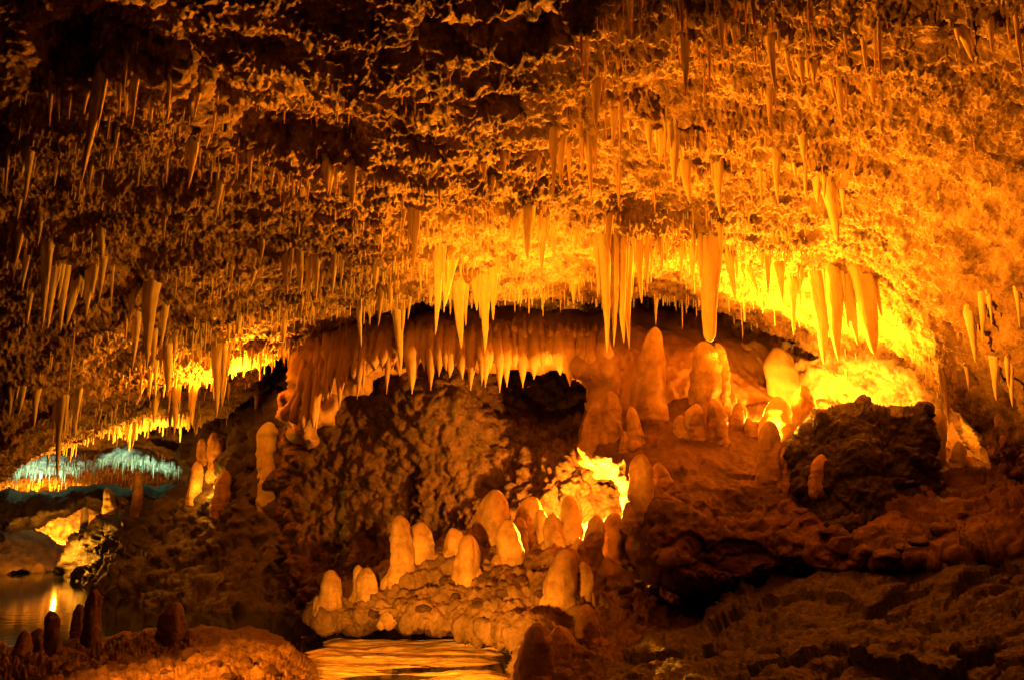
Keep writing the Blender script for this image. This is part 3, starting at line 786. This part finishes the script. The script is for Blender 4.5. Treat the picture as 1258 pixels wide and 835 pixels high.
S = ['shelf']
stand(401, 746, 700, 23, 'leftmost stalagmite on the rock ledge', S, GL, 1, power=3, tip=.6)
stand(438, 738, 694, 13, 'thin stalagmite left of a rounded pair on the ledge', S, GL, 2, power=3, tip=.6)
stand(450, 738, 697, 22, 'rounded stalagmite beside the thin one on the ledge', S, GL, 1, power=3, tip=.6)
stand(490, 712, 632, 28, 'tall glowing stalagmite with bright left edge near ledge middle', S, GL, 4, power=2.6, tip=.5)
stand(514, 694, 641, 40, 'wide dome stalagmite right of the tall glowing one', S, GL, -4, power=2.6, tip=.5)
stand(554, 684, 648, 27, 'small bright rimmed stalagmite behind the ledge crest', S, GL, 2, power=2.4)
stand(571, 718, 656, 26, 'upright stalagmite in front of the small bright rimmed one', S, GL, 1, power=3, tip=.55)
stand(600, 668, 600, 44, 'brightest yellow stalagmite on the ledge crest', S, GL, 1, power=2.2, tip=.4)
stand(626, 694, 638, 29, 'twin stalagmite, front half, right of the brightest yellow one', S, GL, 3, power=3, tip=.6)
stand(641, 680, 635, 20, 'twin stalagmite, back half, right of the brightest yellow one', S, GL, -2, power=3, tip=.6)
stand(650, 668, 609, 36, 'reddish round stalagmite on the crest before the rubble wall', S, GL, 0, power=2.4, tip=.5)
stand(668, 668, 625, 20, 'slim shaded stalagmite right of the reddish round one', S, GL)
stand(684, 674, 630, 26, 'plain short stalagmite left of the blazing rock', S, GL)
stand(700, 668, 608, 22, 'upright stalagmite silhouetted at the left of the blazing rock', S, GL, 0, power=3, tip=.6)
stand(730, 700, 632, 22, 'stalagmite right in front of the blazing rock', S, GL, 0, power=3, tip=.6)
stand(715, 702, 660, 20, 'short stalagmite at the left foot of the one before the blazing rock', S, GL)
stand(754, 706, 628, 34, 'leaning stalagmite at the right of the blazing rock', S, GL, 5, power=2.4, tip=.5)
stand(690, 752, 675, 33, 'big capsule shaped stalagmite at the ledge front', S, GL, 0, power=3.4, tip=.6)
stand(707, 720, 672, 24, 'stalagmite half hidden behind the big capsule shaped one', S, GL)
stand(717, 734, 690, 22, 'small stalagmite right beside the big capsule shaped one', S, GL, 0, power=3, tip=.5)
stand(752, 722, 684, 48, 'low wide hump at the foot of the leaning stalagmite', S, GL)
stand(726, 795, 743, 27, 'egg shaped stalagmite low on the ledge below the small one', S, GL, 0, power=3, tip=.6)
stand(655, 830, 766, 38, 'thick stalagmite at the bottom frame edge beside the golden pool', S, GL, 1, power=2.8, tip=.5)
stand(688, 815, 770, 34, 'stubby shaded stalagmite right of the thick bottom one', S, GL)
stand(477, 724, 704, 22, 'low knob between the rounded pair and the tall glowing one', S, GL)

stand(62, 800, 750, 19, 'slim dark stalagmite standing on the near pool bank', ['fore'], GW, 0, power=3.2, tip=.65, Y=9.8, material=M_ROCK)
stand(21, 806, 775, 24, 'small rounded stalagmite at the bottom left corner', ['fore'], GW, Y=9.6, material=M_STALAG)
stand(109, 790, 724, 22, 'tallest brown stalagmite at the near edge of the dark pool', ['fore'], GW, 0, power=3, tip=.6, Y=10.4, material=M_ROCK)
stand(94, 785, 742, 20, 'dim stalagmite leaning behind the tallest brown pool one', ['fore'], GW, -4, Y=11, material=M_ROCK)
stand(40, 800, 774, 50, 'low dark hump between the two bank stalagmites at bottom left', ['fore'], GW, Y=10.0, material=M_ROCK)
stand(210, 790, 740, 36, 'stout brown stalagmite on the right part of the near bank', ['fore'], GW, 0, power=2.8, tip=.5, material=M_ROCK)
stand(235, 620, 565, 16, 'small bright stalagmite on top of the dark rubbly bank', ['bank'], GW, 4, power=3, tip=.7)
stand(268, 636, 577, 22, 'larger stalagmite right of the small bright one on the dark bank', ['bank'], GW, 3, power=3.4, tip=.75)
stand(329, 628, 516, 25, 'tall orange column with glowing left edge above the dark bank', ['bank'], GW, -3, power=3, tip=1.0, material=M_PALE)
stand(262, 584, 530, 18, 'pale column behind the two stalagmites of the dark bank', ['bank'], GW, -2, power=4, tip=.8)
stand(248, 575, 538, 12, 'narrow column beside the pale one behind the dark bank', ['bank'], GW, 0, power=4, tip=.8)
stand(166, 640, 583, 12, 'dark post like stalagmite before the blue green glow', ['bank'], GW, 0, power=4, tip=.8, Y=19, material=M_ROCK)
stand(101, 652, 608, 9, 'thin bright yellow stalagmite in the far passage', None, GW, 1, Y=23.5, material=M_PALE)
stand(131, 640, 598, 18, 'rounded stalagmite lit blue green in the far passage', None, GW, 0, power=3, Y=21.5, material=M_PALE)

# ------------------------------------------------------------------ loose rocks
def rock(px, py, w, label, keys, group=None):
    p = cast(px, py, keys)
    if p is None: return
    r = w / FPX * p.y / 2
    SEED[0] += 1
    q = np.random.default_rng(SEED[0])
    n, m = 26, 34
    th = np.linspace(0, math.pi, n); ph = np.linspace(0, 2 * math.pi, m, endpoint=False)
    T, A = np.meshgrid(th, ph, indexing='ij')
    d = np.stack([np.sin(T) * np.cos(A), np.sin(T) * np.sin(A), np.cos(T)], -1).reshape(-1, 3)
    planes = q.normal(size=(11, 3)); planes /= np.linalg.norm(planes, axis=1)[:, None]
    off = q.uniform(.62, .95, 11)
    rad = np.ones(len(d)) * 1.05
    for a, o in zip(planes, off):
        c = d @ a
        rad = np.minimum(rad, np.where(c > .05, o / np.maximum(c, .05), 9))
    rad *= 1 + .07 * fbm(d * 2 + q.uniform(0, 50, 3), .6, 3)
    v = d * rad[:, None] * r * np.array([1.15, .95, q.uniform(.6, .85)]) * (1.3 if keys == ['terrace'] else 1)
    idx = np.arange(n * m).reshape(n, m); nx = np.roll(idx, -1, 1)
    f = np.stack([idx[:-1], idx[1:], nx[1:], nx[:-1]], -1).reshape(-1, 4)
    link('rock', mesh_np('rock', v, f, M_MUD if keys == ['terrace'] else M_RUBBLE), label=label, cat='rock', group=group, loc=(p.x, p.y + r * .5, p.z - r * .1))
for (x, y, w) in [(1000, 640, 22), (1018, 652, 15), (1040, 668, 26), (1066, 676, 18), (985, 628, 14), (1092, 682, 22), (1130, 664, 17), (1160, 650, 20), (1182, 632, 14), (1012, 632, 12), (1110, 672, 13), (968, 640, 18)]:
    rock(x, y, w, 'loose broken rock at the foot of the dark boulder', ['terrace'], 'loose rocks at the foot of the boulder')
for (x, y, w) in [(560, 735, 18), (590, 742, 24), (620, 728, 20), (545, 712, 16), (640, 712, 16), (520, 748, 18), (610, 700, 14), (665, 730, 18), (580, 712, 13), (460, 752, 16), (505, 728, 13), (660, 700, 14)]:
    rock(x, y, w, 'broken rock lying between the ledge stalagmites', ['shelf'], 'broken rocks on the ledge')
for (x, y, w) in [(180, 812, 20), (232, 806, 24), (262, 816, 18), (300, 812, 15), (205, 826, 15), (330, 824, 20), (150, 822, 14), (280, 830, 16)]:
    rock(x, y, w, 'crumbled rock chunk on the near gravelly bank', ['fore'], 'rock chunks on the near bank')

# ------------------------------------------------------------------ filler stalactites and soda straws on the ceiling mesh
def fill():
    P = CEIL_P.reshape(-1, 3); Hh = CEIL_H.ravel()
    px, py = to_px(P)
    inside = (px > 2) & (px < 1256) & (py > 2) & (py < 556)
    zone = [
        ('small brown stalactite among many on the shadowed left ceiling', 'small stalactites on the shadowed left ceiling', (0, 120, 330, 540), 34, (5, 10), (18, 42)),
        ('small amber stalactite among many on the middle ceiling', 'small stalactites on the middle ceiling', (330, 200, 700, 370), 36, (5, 10), (14, 34)),
        ('small yellow stalactite among many on the right ceiling', 'small stalactites on the right ceiling', (700, 10, 1020, 350), 34, (4, 10), (14, 36)),
    ]
    idx_all = np.flatnonzero(inside & (Hh > np.quantile(Hh[inside], .62)))
    for lab, grp, (x0, y0, x1, y1), n, wr, lr in zone:
        c = idx_all[(px[idx_all] > x0) & (px[idx_all] < x1) & (py[idx_all] > y0) & (py[idx_all] < y1)]
        # choose evenly over the picture of the ceiling rather than over its far, dense rows
        for i in rng.choice(c, n, replace=False):
            w, L = rng.uniform(*wr), rng.uniform(*lr)
            x, y, z = P[i]
            m = y / FPX
            SEED[0] += 1
            r0 = w * m / 2
            me = mesh_np('stalactite', *dripstone(L * m + .12, r0, r0 * .12, True, (rng.uniform(-.02, .02), rng.uniform(-.02, .02)), sides=10, rings=16, power=rng.uniform(.9, 1.8), flare=.4, knob=.15, seed=SEED[0], blunt=.12, spindle=.15), M_PALE)
            link('stalactite', me, label=lab, cat='stalactite', group=grp, loc=(x, y, z + .12))
            globals()['N_STALACTITE'] += 1
    # soda straws: thousands, one mass
    dens = np.full(len(P), .10)
    def add(x0, y0, x1, y1, v):
        w = smooth(x0 - 25, x0 + 25, px) * (1 - smooth(x1 - 25, x1 + 25, px)) * smooth(y0 - 20, y0 + 20, py) * (1 - smooth(y1 - 20, y1 + 20, py))
        np.maximum(dens, v * w, out=dens)
    add(60, 495, 300, 560, 1.6)
    add(180, 330, 480, 470, 1.2)
    add(0, 150, 330, 520, .25)
    add(330, 210, 760, 380, .5)
    add(690, 0, 1030, 360, .35)
    add(560, 330, 960, 390, .9)
    dens[~inside] = 0
    dens[(px > 1060) & (py > 60)] *= .15
    dens[(px < 700) & (py < 120)] *= .1
    cl = fbm(P, .35, 2)
    dens *= np.clip(.35 + 1.6 * cl, 0, 1.6) * (Hh > np.quantile(Hh[inside], .45))
    # equal chance per picture area: weight by the projected size of a ceiling cell
    w = dens * np.gradient(py.reshape(CEIL_P.shape[:2]), axis=0).ravel().clip(-3, 3).__abs__()
    w /= w.sum()
    pick = rng.choice(len(P), 3400, replace=False, p=w)
    sides = 6
    V, F = [], []
    a = np.linspace(0, 2 * math.pi, sides, endpoint=False)
    for k, i in enumerate(pick):
        x, y, z = P[i]; m = y / FPX
        L = (rng.gamma(2.2, 3.6) + 3) * m
        r = max(.0035, rng.uniform(1.0, 2.4) * m * .5)
        far = 1.0
        if y > 14: L *= .8
        b = len(V) * 0 + k * sides * 4
        for (t, rr) in ((0, 1.5), (.25, 1.0), (.85, .8), (1.0, .15)):
            V.append(np.c_[x + np.cos(a) * r * rr, y + np.sin(a) * r * rr, np.full(sides, z + .03 - (L + .03) * t)])
        for j in range(3):
            q = b + j * sides + np.arange(sides); q2 = b + j * sides + (np.arange(sides) + 1) % sides
            F.append(np.c_[q, q2, q2 + sides, q + sides])
    link('soda_straws', mesh_np('soda_straws', np.vstack(V), np.vstack(F), M_PALE), kind='stuff', label='thousands of fine soda straws fringing the cave ceiling', cat='soda straws')
fill()

# straws of the far blue green ceiling
def far_straws():
    V, F = [], []
    a = np.linspace(0, 2 * math.pi, 6, endpoint=False); k = 0
    for _ in range(420):
        px = random.uniform(5, 245); py = random.uniform(556, 600) 
        p = cast(px, py, ['farceil'])
        if p is None: continue
        m = p[1] / FPX
        L = random.uniform(4, 13) * m * (1.5 if random.random() < .12 else 1); r = random.uniform(.8, 2.4) * m * .5
        b = k * 18; k += 1
        for t, rr in ((0, 1.4), (.4, .9), (1, .1)):
            V.append(np.c_[p[0] + np.cos(a) * r * rr, p[1] + np.sin(a) * r * rr, np.full(6, p[2] + .03 - (L + .03) * t)])
        for j in range(2):
            q = b + j * 6 + np.arange(6); q2 = b + j * 6 + (np.arange(6) + 1) % 6
            F.append(np.c_[q, q2, q2 + 6, q + 6])
    link('soda_straws', mesh_np('soda_straws', np.vstack(V), np.vstack(F), M_PALE), kind='stuff', label='fine straws on the far blue green ceiling', cat='soda straws')
far_straws()
print('STALACTITES', N_STALACTITE)

# ------------------------------------------------------------------ lamps hidden among the rocks, and an added fill
AMBER = (1.0, .262, .007)
def lamp(name, p, power, color=AMBER, size=.06, target=None, cone=None, blend=.6):
    l = bpy.data.lights.new(name, 'SPOT' if target is not None else 'POINT')
    l.energy = power; l.color = color; l.shadow_soft_size = size
    o = bpy.data.objects.new(name, l); COL.objects.link(o)
    o.location = tuple(float(c) for c in p)
    if target is not None:
        l.spot_size = math.radians(cone); l.spot_blend = blend
        d = Vector(tuple(float(c) for c in target)) - o.location
        o.rotation_euler = d.to_track_quat('-Z', 'Y').to_euler()
    return o

def up_lamp(p, power, lean, cone, color=AMBER, blend=.7, size=.06):
    p = np.array(p, float)
    return lamp('lamp_or_fill', p, power, color, size, p + np.array(lean, float), cone, blend)

HOT = (1.0, .325, .014)
lamp('lamp_or_fill', at(251, 598, 16.85), 45, HOT)                                  # between the stalagmites of the dark bank
lamp('lamp_or_fill', at(1015, 520, 11.7), 1150, HOT, target=at(1085, 497, 12.7), cone=112, blend=.8)                                 # behind the dark boulder: wall glow
up_lamp(at(1045, 516, 11.5), 1150, (-.35, -.6, .75), 120)                         # same place, thrown up over the ceiling
lamp('lamp_or_fill', at(950, 515, 11.75), 190, HOT)                                  # by the white hot stalagmite
lamp('lamp_or_fill', at(1170, 538, 10.5), 12)
up_lamp(at(946, 540, 10.85), 900, (.5, -.35, .7), 125, blend=.9)                 # behind the silhouetted stalagmite, over the right wall                                       # foot of the right wall
lamp('lamp_or_fill', at(718, 630, 12.25), 1400, HOT)                                  # blazing rock
up_lamp(at(700, 640, 12.1), 4200, (.05, -.75, .65), 96)                            # warms the middle ceiling
lamp('lamp_or_fill', at(588, 640, 12.15), 40)                                        # rim light behind the ledge crest
up_lamp(at(300, 500, 14.6), 2600, (-.25, -.4, .8), 130)                            # left, behind the drapery
up_lamp(at(208, 592, 17.2), 1500, (-.7, -.1, .5), 150, HOT)                       # under the bright straws
up_lamp(at(55, 622, 23.8), 260, (-.1, .05, .9), 115, (.30, .76, .62))
up_lamp(at(165, 620, 24.2), 330, (.05, .05, .9), 115, (.30, .76, .62))            # blue green passage
lamp('lamp_or_fill', at(100, 640, 24.4), 2300, HOT, target=at(40, 665, 25.5), cone=110)                                   # orange far shore
lamp('lamp_or_fill', at(72, 670, 20.9), 200, HOT, .04)                                   # behind the dark bank, on the far shore
pool = np.array((-1.2, 7.0, .3))
up_lamp(pool, 3400, at(1060, 170, 7.0) - pool, 62, blend=1)
up_lamp(at(931, 506, 11.35), 3000, (.15, -.5, .8), 140)                            # among the terrace stalagmites, over the right slope                       # poolside floods just under the frame
up_lamp(pool, 3400, at(650, 300, 11.3) - pool, 40, blend=1)
up_lamp(pool, 330, at(610, 735, 10.0) - pool, 60, blend=.9)
up_lamp(pool, 2100, at(950, 350, 11.) - pool, 34, blend=1)
up_lamp(pool, 4000, at(1190, 320, 7.8) - pool, 38, blend=1)
up_lamp((-1.2, 6.7, .35), 1800, (.12, 1, -.06), 62, HOT, .9)                                      # low over the wet shallows
lamp('lamp_or_fill', (-3.4, 3.6, 2.4), 5000, AMBER, .2, target=at(240, 832, 7.4), cone=28, blend=1)   # added fill spot, out of view at left, brightens the near bank

# ------------------------------------------------------------------ world, camera, render settings
w = bpy.data.worlds.new('World'); scn.world = w; w.use_nodes = True
bg = w.node_tree.nodes['Background']
bg.inputs['Color'].default_value = (.25, .12, .55, 1); bg.inputs['Strength'].default_value = .002

cam = bpy.data.cameras.new('camera')
cam.sensor_width = 36; cam.lens = 36 * FPX / 1258; cam.clip_end = 200; cam.clip_start = .05
co = bpy.data.objects.new('camera', cam); COL.objects.link(co)
co.location = (0, 0, CAMZ); co.rotation_euler = (math.pi / 2 + PITCH, 0, 0)
scn.camera = co
scn.render.engine = 'CYCLES'
scn.cycles.max_bounces = 5; scn.cycles.diffuse_bounces = 2; scn.cycles.glossy_bounces = 3
scn.cycles.caustics_reflective = False; scn.cycles.caustics_refractive = False
scn.cycles.use_denoising = True
scn.cycles.sample_clamp_indirect = 6
vs = scn.view_settings
vs.view_transform = 'Standard'; vs.look = 'None'; vs.exposure = 0; vs.gamma = 1; vs.use_curve_mapping = False
